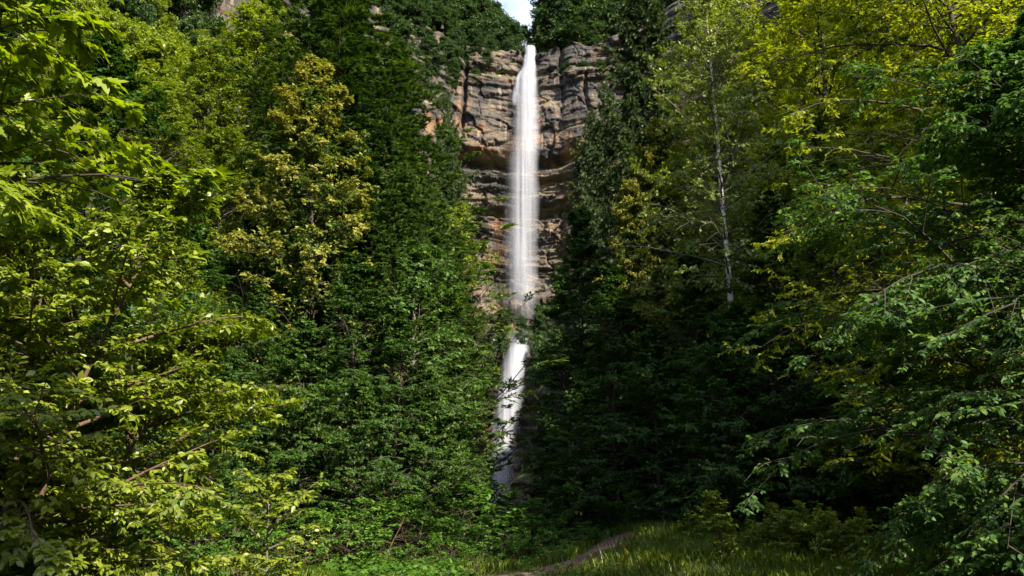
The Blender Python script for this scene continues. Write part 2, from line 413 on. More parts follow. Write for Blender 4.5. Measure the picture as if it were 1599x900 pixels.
def axis(pts):
    out = []
    for (a, b, st) in pts: out.append(np.arange(a, b, st))
    return np.concatenate(out)
gx = axis([(-900, -140, 20), (-140, -20, 1.5), (-20, 24, .4), (24, 140, 1.5), (140, 901, 20)])
gy = axis([(-600, -40, 20), (-40, 5, 1.5), (5, 60, .4), (60, 210, 1.0), (210, 1500, 30)])
GX, GY = np.meshgrid(gx, gy, indexing='ij')
GZ = ground(GX, GY)
g = link('ground', mk_mesh('ground', np.stack([GX, GY, GZ], -1).reshape(-1, 3), [grid_faces(len(gx), len(gy))], ground_mat(), smooth=True))
tag(g, 'dark leaf-littered forest floor rising into the ravine sides', 'ground', kind='structure')

# ------------------------------------------------------------------ cliff
def cliff_mat():
    m, nt, out = new_mat('limestone'); L = nt.links.new
    tc = nd(nt, 'ShaderNodeTexCoord')
    def noise(scale, vec=(1, 1, 1), detail=6.0, rough=.6):
        mp = nd(nt, 'ShaderNodeMapping'); mp.inputs['Scale'].default_value = vec; L(tc.outputs['Object'], mp.inputs[0])
        n = nd(nt, 'ShaderNodeTexNoise', Scale=scale, Detail=detail, Roughness=rough); L(mp.outputs[0], n.inputs['Vector']); return n.outputs['Fac']
    base = ramp(nt, [(.36, (.02, .019, .022)), (.46, (.055, .048, .048)), (.54, (.12, .092, .07)), (.65, (.22, .165, .11)), (.8, (.32, .27, .2))], noise(.16, (.6, .6, 2.2), 10, .68))
    orng = ramp(nt, [(.5, (0, 0, 0)), (.64, (1, 1, 1))], noise(.16, (1, 1, 1.3)))
    band = nd(nt, 'ShaderNodeAttribute', attribute_name='ochre')
    om = nd(nt, 'ShaderNodeMath', operation='MULTIPLY'); L(orng.outputs[0], om.inputs[0]); L(band.outputs['Fac'], om.inputs[1])
    mo = nd(nt, 'ShaderNodeMix', data_type='RGBA'); L(om.outputs[0], mo.inputs['Factor']); L(base.outputs[0], mo.inputs['A']); mo.inputs['B'].default_value = (.27, .13, .055, 1)
    # dark run-off stains down the face, and painted shade at its sides
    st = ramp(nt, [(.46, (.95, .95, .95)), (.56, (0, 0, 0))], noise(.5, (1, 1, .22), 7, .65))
    stb = nd(nt, 'ShaderNodeAttribute', attribute_name='stain_shade')
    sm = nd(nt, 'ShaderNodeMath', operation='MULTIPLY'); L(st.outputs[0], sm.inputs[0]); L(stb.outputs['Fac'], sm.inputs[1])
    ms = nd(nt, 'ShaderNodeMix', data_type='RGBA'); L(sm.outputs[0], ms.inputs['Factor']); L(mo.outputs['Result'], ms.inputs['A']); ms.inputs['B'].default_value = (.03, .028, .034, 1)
    # light calcite streaks
    lt = ramp(nt, [(.62, (0, 0, 0)), (.70, (.8, .8, .8))], noise(1.1, (1, 1, .09), 3, .5))
    ltm = nd(nt, 'ShaderNodeMath', operation='MULTIPLY'); L(lt.outputs[0], ltm.inputs[0]); L(noise(.3), ltm.inputs[1])
    ml = nd(nt, 'ShaderNodeMix', data_type='RGBA'); L(ltm.outputs[0], ml.inputs['Factor']); L(ms.outputs['Result'], ml.inputs['A']); ml.inputs['B'].default_value = (.42, .35, .26, 1)
    bn = nd(nt, 'ShaderNodeMath', operation='ADD'); L(noise(1.3, (1, 1, 2), 10, .7), bn.inputs[0]); L(noise(4.0, (1, 1, 1), 6, .7), bn.inputs[1])
    b = nd(nt, 'ShaderNodeBump', Strength=.9, Distance=.35); L(bn.outputs[0], b.inputs['Height'])
    # moss on upward faces
    ge = nd(nt, 'ShaderNodeNewGeometry'); sx = nd(nt, 'ShaderNodeSeparateXYZ'); L(ge.outputs['Normal'], sx.inputs[0])
    mr = ramp(nt, [(.45, (0, 0, 0)), (.75, (1, 1, 1))], sx.outputs['Z'])
    mm = nd(nt, 'ShaderNodeMix', data_type='RGBA'); L(mr.outputs[0], mm.inputs['Factor']); L(ml.outputs['Result'], mm.inputs['A']); mm.inputs['B'].default_value = (.06, .075, .03, 1)
    p = nd(nt, 'ShaderNodeBsdfPrincipled', Roughness=.8); L(mm.outputs['Result'], p.inputs['Base Color']); L(b.outputs[0], p.inputs['Normal'])
    L(p.outputs[0], out.inputs['Surface']); return m

FALL_X = 3.3
def cliff_out(X, Z):
    """how far the face stands out (towards the camera) from the rim line"""
    w = .8*N1.fbm(X*.05, Z*.03, 4.0, 3)            # strata warp
    z = Z + w*1.2 + .02*X
    o = np.zeros_like(X)
    # strata in height: (z0, z1, out)
    def band(a, b, v, s=.35): return v*sstep(a-s, a+s, z)*(1-sstep(b-s, b+s, z))
    wall = sstep(68, 70, z)*(1-sstep(84, 86, z))
    low = 1-sstep(67, 69, z)
    o += band(88.6, 120, -1.3) + band(87.0, 88.6, .2) + band(85.4, 87.0, -.6) + 1.8*wall + .8*band(82.6, 85.2, 1, .15)
    o += band(66.2, 68.3, -2.6, .5) + band(63.9, 66.0, .9, .3) + band(58.3, 63.6, .1) + band(56.2, 58.2, -2.8, .4) + band(48, 56, .8)
    o += band(37, 48, 1.2) + 6.0*(1-sstep(31, 36, z)) + 2.0*(1-sstep(6, 25, z))
    sub = (z*.47 + .5*N2(X*.05, 7.0)) % 1.0
    o += (sub**3)*(.25+1.5*low)*(.65+.35*N2(X*.2, Z*.2))      # bedding ledges
    sub = (z*1.25+.9*N2(X*.12, Z*.1)) % 1.0
    o += sub**2*.22*(.5+1.2*low)
    # blocks
    f1, f2, h, lx, ly = cells(X*.15 + .35*N1(X*.2, Z*.3), z*.30, 11)
    o += ((h-.5)*1.7 + lx*1.0*(h-.3) + ly*.7*h - .7*sstep(.06, 0, f2-f1))*(1-.3*wall)
    f1, f2, h, lx, ly = cells(X*.42+.35*N2(X*.5, Z*.5), z*.85, 12)
    o += ((h-.5)*.65 + lx*.4*(h-.3) + ly*.4*h - .28*sstep(.10, 0, f2-f1))*(1-.3*wall)
    o += .30*wall*N3.fbm(X*.8, Z*.12, 3.0, 4)                 # flutes down the main wall
    o += 1.6*N1.fbm(X*.09, Z*.08, 1.0, 4) + .35*N2.fbm(X*.7, Z*.9, 2.0, 4)
    o += .5*np.maximum(N3.fbm(X*.25, Z*.5, 8.0, 4), 0)*(1+low)
    # vertical gully behind the fall and a few dark cracks
    o -= 2.0*np.exp(-((X-FALL_X)/2.2)**2)*sstep(66, 84, Z)
    for cx, ww, dd in ((-9.6, .35, 2.2), (9.5, .4, 1.5), (14.6, .3, 1.4), (-14, .5, 2.5), (-36, .6, 3), (-44, .5, 2.5), (-31, .5, 3)):
        o -= dd*np.exp(-((X-cx-1.0*N1(Z*.15, cx))/ww)**2)*sstep(.1, .5, N2(cx, Z*.09)+.4)
    return o
cx_ = axis([(-78, -50, .5), (-50, -26, .22), (-26, 26, .16), (26, 84, .5)])
cz_ = np.concatenate([np.arange(-3, 44, .5), np.arange(44, 95.5, .16)])
CX, CZ = np.meshgrid(cx_, cz_, indexing='ij')
frac = (CZ-cz_[0])/(cz_[-1]-cz_[0])
TOPZ = rim_z(CX) + .6
CZ = cz_[0] + frac*(TOPZ-cz_[0])
CO = cliff_out(CX, CZ)
ledge_round = 2.5*sstep(-1.4, 0, CZ-TOPZ)**2
CYY = rim_y(CX) - CO - 1.0 + ledge_round
V = np.stack([CX, CYY, CZ], -1)
# cap rows going back over the plateau
cap = []
for k in range(1, 8):
    yb = CYY[:, -1] + k*1.1; zb = np.maximum(ground(CX[:, -1], yb, False), TOPZ[:, -1] - .1*k) + .12*N1(CX[:, -1]*.9, k*1.3)
    if k == 7: zb = ground(CX[:, -1], yb, False) - 1.5
    cap.append(np.stack([CX[:, -1], yb, zb], -1))
V = np.concatenate([V, np.stack(cap, 1)], 1)
zz = V[..., 2]; xx = V[..., 0]
ochre = .25 + .75*sstep(80, 75, zz + 3*N1(xx*.2, 7))*sstep(54, 60, zz)
ochre = np.maximum(ochre, .8*sstep(87, 85, zz)*np.exp(-((xx+2.5)/3.5)**2))
stain_shade = sstep(69, 74, zz+3*N2(xx*.15, 3)) * (1-.85*np.exp(-((xx+3.5)/4.0)**2)*sstep(66, 72, zz)) * (.75+.25*sstep(2, 6, xx))
stain_shade = np.maximum(np.maximum(stain_shade, .25 + .4*sstep(45, 30, zz)), .95*sstep(12, 20, np.abs(xx-2)))  # stains, plus darkening painted over the sunlit-pale cliff sides
c = link('cliff', mk_mesh('cliff', V.reshape(-1, 3), [grid_faces(V.shape[0], V.shape[1])[:, ::-1]], cliff_mat(), {'ochre': np.clip(ochre, 0, 1).ravel(), 'stain_shade': np.clip(stain_shade, 0, 1).ravel()}))
tag(c, 'tall layered limestone cliff with dark stains behind the waterfall', 'cliff', kind='structure')

# ------------------------------------------------------------------ waterfall
def water_mat(name, dens, seed):
    m, nt, out = new_mat(name); L = nt.links.new
    au = nd(nt, 'ShaderNodeAttribute', attribute_name='u'); av = nd(nt, 'ShaderNodeAttribute', attribute_name='v'); ae = nd(nt, 'ShaderNodeAttribute', attribute_name='body')
    cb = nd(nt, 'ShaderNodeCombineXYZ'); L(au.outputs['Fac'], cb.inputs[0]); L(av.outputs['Fac'], cb.inputs[1]); cb.inputs[2].default_value = seed*3.7
    mp = nd(nt, 'ShaderNodeMapping'); mp.inputs['Scale'].default_value = (1.5, .035, 1); L(cb.outputs[0], mp.inputs[0])
    n = nd(nt, 'ShaderNodeTexNoise', Scale=1.3, Detail=6.0, Roughness=.62, Distortion=.1); L(mp.outputs[0], n.inputs['Vector'])
    mp2 = nd(nt, 'ShaderNodeMapping'); mp2.inputs['Scale'].default_value = (.5, .12, 1); L(cb.outputs[0], mp2.inputs[0])
    n2 = nd(nt, 'ShaderNodeTexNoise', Scale=.9, Detail=3.0); L(mp2.outputs[0], n2.inputs['Vector'])
    s = nd(nt, 'ShaderNodeMath', operation='MULTIPLY_ADD'); L(n2.outputs['Fac'], s.inputs[0]); s.inputs[1].default_value = .5; L(n.outputs['Fac'], s.inputs[2])
    r = ramp(nt, [(.5, (.35, .35, .35)), (1.0, (1, 1, 1))], s.outputs[0])
    a = nd(nt, 'ShaderNodeMath', operation='MULTIPLY'); L(r.outputs[0], a.inputs[0]); L(ae.outputs['Fac'], a.inputs[1])
    a2 = nd(nt, 'ShaderNodeMath', operation='MULTIPLY', use_clamp=True); L(a.outputs[0], a2.inputs[0]); a2.inputs[1].default_value = dens
    d = nd(nt, 'ShaderNodeBsdfDiffuse'); d.inputs['Color'].default_value = (.58, .60, .70, 1)
    t = nd(nt, 'ShaderNodeBsdfTranslucent'); t.inputs['Color'].default_value = (.58, .60, .7, 1)
    m1 = nd(nt, 'ShaderNodeMixShader', Fac=.4); L(d.outputs[0], m1.inputs[1]); L(t.outputs[0], m1.inputs[2])
    tr = nd(nt, 'ShaderNodeBsdfTransparent')
    m2 = nd(nt, 'ShaderNodeMixShader'); L(a2.outputs[0], m2.inputs[0]); L(tr.outputs[0], m2.inputs[1]); L(m1.outputs[0], m2.inputs[2])
    L(m2.outputs[0], out.inputs['Surface']); return m

def veil(lip, rows, layer, nu=36, nv=160, dens=1.3):
    """rows: (py, px_left, px_right, Y)"""
    rows = np.array(rows, float); top = lip; py = np.linspace(rows[0, 0], rows[-1, 0], nv)
    l = np.interp(py, rows[:, 0], rows[:, 1]); r_ = np.interp(py, rows[:, 0], rows[:, 2]); Y = np.interp(py, rows[:, 0], rows[:, 3])
    k = np.ones(9)/9; sm = lambda a: np.convolve(np.pad(a, 4, 'edge'), k, 'valid')
    wd = 2.5*np.clip((py-90)/60, 0, 1); l, r_, Y = sm(l)-wd, sm(r_)+wd, sm(Y)
    C = np.array([at((a+b)/2, p, y) for a, b, p, y in zip(l, r_, py, Y)])
    W = np.array([(at(b, p, y)-at(a, p, y))[0] for a, b, p, y in zip(l, r_, py, Y)])
    u = np.linspace(-1, 1, nu)
    wj = W*(1 - .06*layer) ; off = .25*np.sin(layer*2.1)
    zc = C[:, 2]
    XX = C[:, 0][:, None] + u[None]*wj[:, None]*.5 + off*W[:, None]*.15 + (.10*N1(zc*.35, layer*5.0) + .06*N1(zc*1.1, layer*9.0))[:, None]*np.abs(u)[None]*2
    YY = C[:, 1][:, None] - (1-u[None]**2)*(W[:, None]*.28) + layer*.55 + .12*N2(XX*2.2, zc[:, None]*.06 + layer)
    ZZ = np.repeat(zc[:, None], nu, 1)
    vv = (py-py[0])[:, None]/(py[-1]-py[0]) + 0*XX
    ex = 1.7 + 5*np.exp(-vv*9)*top
    body = np.clip((1-np.abs(u)[None]**ex), 0, 1)**1.2*np.clip((1.0-vv)*9, .2, 1)*(.55+.35*np.exp(-vv*2.2))
    V = np.stack([XX, YY, ZZ], -1)
    return V.reshape(-1, 3), grid_faces(nv, nu), XX.ravel(), ZZ.ravel(), body.ravel()
def build_fall(rows, layers, mat):
    vs, fs, us, vv, bs, o = [], [], [], [], [], 0
    for k in range(layers):
        a, f, u, v, b = veil(1.0 if rows[0][0] < 110 else 0.0, rows, k)
        vs.append(a); fs.append(f+o); o += len(a); us.append(u+k*13.7); vv.append(v); bs.append(b)
    return mk_mesh('falling_water', np.concatenate(vs), [np.concatenate(fs)], mat, {'u': np.concatenate(us), 'v': np.concatenate(vv), 'body': np.concatenate(bs)}, smooth=True)
FY = float(rim_y(FALL_X))
wf = empty('waterfall', (0, 0, 0)); tag(wf, 'tall white silky waterfall dropping over the cliff between the trees', 'waterfall', kind='structure')
wm = water_mat('white_water', .8, 1)
upper = [(73, 819, 836, FY+1.0), (78, 818, 836, FY-.6), (96, 816, 835, FY-1.5), (112, 811, 837, FY-2.8), (118, 808, 838, FY-3.3), (150, 803, 840, FY-4.0), (200, 799, 841, FY-4.6), (300, 789, 841, FY-5.6), (400, 784, 839, FY-6.2), (440, 788, 838, FY-6.5), (500, 790, 840, FY-6.6)]
lower = [(520, 798, 828, FY-9.0), (530, 797, 828, FY-11.0), (545, 790, 826, FY-12.8), (580, 782, 822, FY-14.2), (640, 770, 814, FY-15.4), (700, 761, 805, FY-16), (760, 753, 799, FY-16.6), (800, 750, 803, FY-17), (815, 748, 806, FY-17.3)]
link('upper_fall', build_fall(upper, 2, wm), wf)
link('lower_fall', build_fall(lower, 2, water_mat('white_water_low', .95, 2)), wf)
link('side_trickle', build_fall([(112, 810, 816, FY-2.6), (125, 805, 812, FY-3.2), (152, 801, 807, FY-4.0), (165, 800, 806, FY-4.1)], 2, wm), wf)

# ------------------------------------------------------------------ prototypes
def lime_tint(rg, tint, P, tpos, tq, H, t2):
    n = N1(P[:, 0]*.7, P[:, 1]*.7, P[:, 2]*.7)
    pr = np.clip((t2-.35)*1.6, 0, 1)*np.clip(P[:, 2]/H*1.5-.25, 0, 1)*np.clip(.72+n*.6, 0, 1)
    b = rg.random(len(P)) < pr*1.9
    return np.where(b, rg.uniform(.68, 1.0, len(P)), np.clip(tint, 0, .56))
def maple_tint(rg, tint, P, tpos, tq, H, t2):
    b = rg.random(len(P)) < .0012
    return np.where(b, 1.0, np.clip(tint, 0, .95))

t_ = time.time()
PR = {}
PR['beech']  = grow('beech', 21, 22, 5.4, .06, pr_low, 120, 10, 7, 6, .20, spray3, LM['beech'], BM['dark'], elev=(-6, 50), droop1=.10, flat=.12, nj=.3, gap=.22, gapf=.36)
PR['beech2'] = grow('beech2', 22, 18, 5.0, .04, pr_egg, 105, 10, 7, 6, .19, spray3, LM['beech'], BM['dark'], elev=(-4, 55), droop1=.16, flat=.14, nj=.3, gap=.22, gapf=.38)
PR['bright'] = grow('bright', 23, 22, 5.6, .12, pr_round, 115, 10, 7, 6, .19, spray3, LM['bright'], BM['dark'], elev=(5, 65), droop1=.06, flat=.35, nj=.33, gap=.18, gapf=.38)
PR['gold']   = grow('gold', 24, 24, 5.8, .12, pr_round, 105, 10, 7, 5, .18, spray3, LM['gold'], BM['dark'], elev=(10, 60), droop1=.10, flat=.35, nj=.33, gap=.15)
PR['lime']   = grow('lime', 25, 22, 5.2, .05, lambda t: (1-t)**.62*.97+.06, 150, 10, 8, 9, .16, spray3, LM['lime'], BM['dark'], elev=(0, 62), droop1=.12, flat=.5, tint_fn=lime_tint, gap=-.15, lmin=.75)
PR['ash']    = grow('ash', 26, 11, 3.2, .15, pr_round, 65, 8, 6, 7, .15, spray3, LM['ash'], BM['grey'], elev=(10, 60), droop1=.10, flat=.5)
PR['low']    = grow('low_beech', 28, 9, 3.8, .03, pr_egg, 60, 9, 7, 6, .17, spray3, LM['beech'], BM['dark'], trunk_r=.1, elev=(-4, 60), droop1=.14, flat=.2)
PR['weed']   = grow('shrub', 27, 3.2, 1.6, .02, pr_egg, 10, 6, 5, 5, .13, oval, LM['weed'], BM['twig'], trunk_r=.025, elev=(10, 60), droop1=.1, flat=.4, stems=5)
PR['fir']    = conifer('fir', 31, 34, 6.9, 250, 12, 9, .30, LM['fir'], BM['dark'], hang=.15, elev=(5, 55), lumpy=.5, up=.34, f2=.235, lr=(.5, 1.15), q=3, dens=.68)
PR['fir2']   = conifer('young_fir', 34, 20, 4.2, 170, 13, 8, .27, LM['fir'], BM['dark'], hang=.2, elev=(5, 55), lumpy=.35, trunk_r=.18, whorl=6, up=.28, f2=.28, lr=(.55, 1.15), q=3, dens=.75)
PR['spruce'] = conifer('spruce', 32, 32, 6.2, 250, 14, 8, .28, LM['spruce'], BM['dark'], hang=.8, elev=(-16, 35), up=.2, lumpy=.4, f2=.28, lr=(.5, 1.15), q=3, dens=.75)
PR['farb']   = grow('far_broadleaf', 41, 11, 3.9, .08, pr_round, 60, 7, 5, 4, .5, clump6, LM['rim'], BM['dark'], elev=(0, 60), flat=.6)
PR['farc']   = grow('far_ash', 42, 9, 3.2, .05, pr_egg, 50, 7, 5, 4, .45, clump6, LM['rim'], BM['dark'], elev=(0, 60), flat=.5)
PR['pine']   = grow('pine', 43, 9, 3.0, .12, pr_low, 26, 8, 6, 4, .45, clump6, LM['rim'], BM['dark'], elev=(-5, 35), flat=.12, droop1=-.03)
PR['farbr']  = grow('far_bright', 44, 12, 4.2, .08, pr_round, 70, 7, 5, 4, .45, clump6, LM['bright'], BM['dark'], elev=(0, 60), flat=.5)
print('protos', time.time()-t_)

KINDNAME = {'beech': 'beech_tree', 'beech2': 'beech_tree', 'bright': 'maple_tree', 'gold': 'maple_tree', 'lime': 'lime_tree', 'ash': 'ash_tree',
            'weed': 'shrub', 'low': 'beech_tree', 'fir': 'fir_tree', 'fir2': 'fir_tree', 'spruce': 'spruce_tree', 'farb': 'broadleaf_tree', 'farc': 'broadleaf_tree', 'pine': 'pine_tree', 'farbr': 'broadleaf_tree'}
d_rim = lambda x, y: float(rim_y(x)) - y
rgp = np.random.default_rng(99)
def project(P):
    d = P - np.array([0, 0, CH]); dep = d[:, 1]*math.cos(TH) + d[:, 2]*math.sin(TH); u = -d[:, 1]*math.sin(TH) + d[:, 2]*math.cos(TH)
    return 799.5 + F*d[:, 0]/dep, 450 - F*u/dep
PS = {}
def samples(kind):
    if kind not in PS:
        me = PR[kind][1]; v = np.empty(len(me.vertices)*3, np.float32); me.vertices.foreach_get('co', v); v = v.reshape(-1, 3)
        PS[kind] = v[np.random.default_rng(3).integers(0, len(v), 6000)].astype(float)
    return PS[kind]
OPEN_L = np.array([(-200, 540), (0, 660), (60, 700), (140, 735), (200, 760), (300, 790), (350, 790), (400, 804), (450, 822), (520, 815), (545, 792), (600, 776), (700, 758), (770, 756), (800, 770), (900, 830)], float)
OPEN_R = np.array([(-200, 1060), (0, 965), (60, 940), (150, 925), (200, 898), (300, 876), (350, 858), (400, 846), (450, 828), (520, 820), (545, 824), (600, 818), (700, 802), (770, 800), (800, 800), (900, 700)], float)
def clear_of_falls(kind, x, y, z, rz, sx, sz):
    """step a tree sideways until its boughs leave the view of the falls open"""
    v = samples(kind); c, sn = math.cos(rz), math.sin(rz); x0 = x
    for _ in range(3):
        P = np.stack([x + sx*(v[:, 0]*c - v[:, 1]*sn), y + sx*(v[:, 0]*sn + v[:, 1]*c), z + sz*v[:, 2]], 1)
        px, py = project(P); m = (py > -120) & (py < 800)
        if m.sum() < 50: return x
        px, py = px[m], py[m]
        if x0 < 1.5: over = np.quantile(px - np.interp(py, OPEN_L[:, 0], OPEN_L[:, 1]), .996); x -= max(over, 0)*y/F
        else: over = np.quantile(np.interp(py, OPEN_R[:, 0], OPEN_R[:, 1]) - px, .996); x += max(over, 0)*y/F
    return x
LOG = []
def put_at(kind, x, y, hgt, label, cat='tree', group=None, rz=None, wide=1.0, sink=.3, z=None, name=None):
    if kind in ('beech', 'beech2') and hgt < 9.5: kind = 'low'
    b, c_, H = PR[kind]; s = hgt/H
    zz = float(ground(x, y)) - sink if z is None else z
    rz = rgp.uniform(0, 6.28) if rz is None else rz
    if z is None and 12 < y < 150 and d_rim(x, y) > 1 and kind != 'weed' and kind != 'meadow':
        x1 = clear_of_falls(kind, x, y, zz, rz, s*wide, s)
        if abs(x1-x) > .05: LOG.append((label, round(x, 1), round(x1, 1))); x = x1; zz = float(ground(x, y)) - sink
    if s > 1.35 or s < .5: print('SCALE', kind, round(s, 2), label)
    e = empty(name or KINDNAME[kind], (x, y, zz), rz, (s*wide, s*wide, s))
    tag(e, label, cat, group)
    link('stems' if kind == 'weed' else 'trunk', b, e); link('leaves' if kind == 'weed' else 'crown', c_, e)
    return e
def put(kind, px, py, Y, label, cat='tree', group=None, wide=1.0, rz=None, name=None, hmax=None):
    """tree whose top shows at px, py at depth Y"""
    p = at(px, py, Y); zb = float(ground(p[0], Y))
    h = p[2]-zb+.3
    if hmax: h = min(h, hmax)
    return put_at(kind, p[0], Y, max(h, 1.0), label, cat, group, rz, wide, name=name)

# ------------------------------------------------------------------ left side, far to near
HS = 'trees on the far left hillside'
LB = [('bright', 395, 40, 54, 'bright green maple high on the left slope under the pale rock', 1.15),
      ('bright', 320, 95, 50, 'bright green rounded tree left of the golden lime', 1.1),
      ('bright', 250, 150, 46, 'yellow-green tree with drooping boughs behind the big-leaved maple', 1.1),
      ('bright', 352, 205, 44, 'yellow-green tree crown just left of the golden lime top', 1.0),
      ('beech', 310, 330, 34, 'dark layered beech right of the big hazel bush', .95),
      ('beech2', 385, 350, 38, 'dark beech tucked below the golden lime', .9),
      ('beech', 415, 440, 30, 'dark layered beech with a long bough reaching right', .8),
      ('ash', 295, 470, 25, 'pale green feathery young ash at the edge of the hazel', .8),
      ('beech2', 340, 560, 24, 'low dark beech in the black shade behind the left sapling', .8),
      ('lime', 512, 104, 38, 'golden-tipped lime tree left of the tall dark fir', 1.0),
      ('beech2', 560, 400, 34, 'dark beech in front of the golden lime foot', .85),
      ('beech2', 480, 520, 28, 'shaded beech below the golden lime', .85),
      ('fir', 632, -80, 47, 'tallest dark fir left of the waterfall', 1.5),
      ('fir', 565, 90, 56, 'slim fir half behind the tallest one on its left', 1.3),
      ('fir', 668, 175, 44, 'shorter fir leaning on the right flank of the tallest fir', 1.5),
      ('fir', 640, 270, 38, 'bright green low fir in front of the tallest fir', 1.2),
      ('fir', 690, 60, 54, 'dark fir filling in behind the right flank of the tallest fir', 1.3),
      ('fir2', 617, 160, 41, 'young fir in front of the trunk of the tallest fir', 1.25),
      ('fir2', 556, 205, 45, 'young fir behind the right edge of the golden lime', 1.2),
      ('fir2', 690, 262, 46, 'young fir at the right foot of the leaning fir', 1.2),
      ('fir2', 590, 250, 42, 'small fir between the golden lime and the tallest fir', .8),
      ('fir2', 722, 330, 48, 'small dark fir beside the thin spruce', .8),
      ('spruce', 738, 140, 78, 'thin dark spruce with bare top against the cliff left of the falls', .62),
      ('spruce', 700, 200, 70, 'ragged dark spruce between the firs and the thin spruce', .75),
      ('bright', 745, 345, 50, 'mid green tree with boughs reaching over the waterfall', .75),
      ('beech2', 775, 392, 58, 'pale green tree touching the left edge of the falls', .62),
      ('beech', 690, 400, 40, 'green beech under the low fir', .85),
      ('ash', 655, 400, 36, 'grey-green rounded tree under the low fir', .9),
      ('beech2', 620, 490, 33, 'light green beech in the middle of the left thicket', .85),
      ('beech2', 720, 560, 44, 'dark tree leaning over the lower falls', .8),
      ('beech2', 690, 580, 34, 'mid green beech above the undergrowth left of the lower falls', .75),
      ('beech', 570, 600, 27, 'dark beech in the lower left thicket', .8),
      ('ash', 745, 640, 40, 'young green ash beside the foot of the falls', .8),
      ]
for k, px, py, Y, lab, w in LB: put(k, px, py, Y, lab, wide=w, group='trees on the left of the ravine')

RB = [('spruce', 990, -70, 55, 'tall dark spruce with hanging branches right of the cliff', .95),
      ('spruce', 915, 165, 76, 'small dark spruce against the cliff right of the falls', .8),
      ('spruce', 945, 120, 70, 'narrow spruce between the small and the tall right spruce', .75),
      ('bright', 1090, -50, 44, 'pale yellow-green tree behind the birch top', .62),
      ('gold', 1265, -90, 40, 'golden lit maple with dark forked limbs at upper right', 1.15),
      ('gold', 1370, 20, 37, 'golden maple just left of the drooping hornbeam top', 1.0),
      ('gold', 1480, -80, 31, 'golden maple behind the top of the drooping hornbeam', 1.1),
      ('gold', 1190, 40, 46, 'yellow-green maple right of the birch trunk', 1.0),
      ('bright', 1290, 190, 38, 'olive green tree below the golden maples', 1.0),
      ('bright', 1200, 225, 42, 'green tree behind the bare branch right of the birch', .95),
      ('lime', 1040, 195, 48, 'olive lime tree left of the birch trunk', .85),
      ('lime', 985, 290, 46, 'olive lime with pale tips right of the small spruce', .75),
      ('beech', 905, 330, 54, 'dark green tree hanging over the right side of the falls', .8),
      ('beech2', 880, 420, 50, 'dark round tree right of the middle falls', .7),
      ('beech2', 955, 420, 44, 'dark beech right of the falls at mid height', .9),
      ('beech', 1080, 400, 36, 'dark beech whose crown hides the birch foot', .95),
      ('beech2', 1150, 485, 31, 'dark beech in front of the birch foot', .9),
      ('beech', 1190, 300, 34, 'dark layered beech right of the birch', 1.0),
      ('beech2', 1300, 330, 32, 'dark beech behind the drooping hornbeam', 1.0),
      ('beech2', 1020, 520, 36, 'dark beech above the meadow path', .85),
      ('beech', 1120, 520, 30, 'black-green beech at the back edge of the meadow', .85),
      ('beech2', 1230, 540, 29, 'black-green beech behind the meadow bush', .85),
      ('beech2', 900, 600, 40, 'low dark beech above the dirt path', .8),
      ('beech2', 860, 655, 46, 'low dark tree right of the foot of the falls', .7),
      ('beech2', 1350, 520, 27, 'dark beech in the right corner behind the hornbeam', .9),
      ]
for k, px, py, Y, lab, w in RB: put(k, px, py, Y, lab, wide=w, group='trees on the right of the ravine')

# birch: its own grower so the white stem shows
pb = at(1145, 520, 35); zb = float(ground(pb[0], 35)); topz = at(1112, -40, 35)[2]
Hb = topz - zb
bt, bc, _ = grow('birch', 51, Hb, 4.3, .38, lambda t: (1-t)**.5*.9+.12, 80, 9, 7, 6, .125, spray3, LM['birch'], BM['birch'], limb_mat=BM['grey'], trunk_r=.19, elev=(20, 60), droop1=.16, flat=.6, trunk_wob=.008, drop=.6)
e = empty('birch_tree', (pb[0], 35, zb-.2)); tag(e, 'birch with a white black-flecked trunk and thin pale crown', 'tree', 'trees on the right of the ravine')
link('trunk', bt, e); link('crown', bc, e)

# ------------------------------------------------------------------ wooded slopes and the rim
rg = np.random.default_rng(7)
def scatter(n, xr, yr, cond, kinds, hr, label, group, mind=4.5, wide=(.85, 1.15), names=None):
    pts = []; tries = 0
    while len(pts) < n and tries < n*60:
        tries += 1
        x, y = rg.uniform(*xr), rg.uniform(*yr)
        if not cond(x, y) or any((x-a)**2+(y-b)**2 < mind**2 for a, b in pts): continue
        pts.append((x, y))
        put_at(kinds[int(rg.integers(len(kinds)))], x, y, rg.uniform(*hr), label, group=group, wide=rg.uniform(*wide))
inview = lambda x, y, m=.62: abs(x) < y*m+3
scatter(60, (-52, 1.0), (100, 190), lambda x, y: -20 < d_rim(x, y) < -7 and inview(x, y) and x < 0.2, ['farb', 'farc', 'farb', 'pine'], (9, 14), 'dark green tree on the cliff rim left of the stream', 'trees on the rim left of the falls', 2.8)
scatter(50, (7.0, 50), (100, 190), lambda x, y: -20 < d_rim(x, y) < -7 and inview(x, y), ['farb', 'farc', 'farb'], (9, 13), 'dark green tree on the cliff rim right of the stream', 'trees on the rim right of the falls', 2.8)
scatter(26, (-95, -24), (60, 135), lambda x, y: d_rim(x, y) > 5 and x < -26 and inview(x, y, .66), ['farbr', 'farb', 'beech2'], (11, 17), 'rounded green tree on the steep left hillside', 'trees on the far left hillside', 6)
scatter(16, (-95, -46), (70, 150), lambda x, y: d_rim(x, y) < 4 and inview(x, y, .66), ['farbr', 'farb', 'farbr'], (11, 16), 'sunlit green tree at the top of the left hillside', 'trees at the top of the left hillside', 6)
scatter(26, (24, 100), (60, 150), lambda x, y: d_rim(x, y) > 5 and inview(x, y, .66), ['farb', 'beech2', 'farbr'], (11, 17), 'rounded green tree on the steep right hillside', 'trees on the far right hillside', 6)
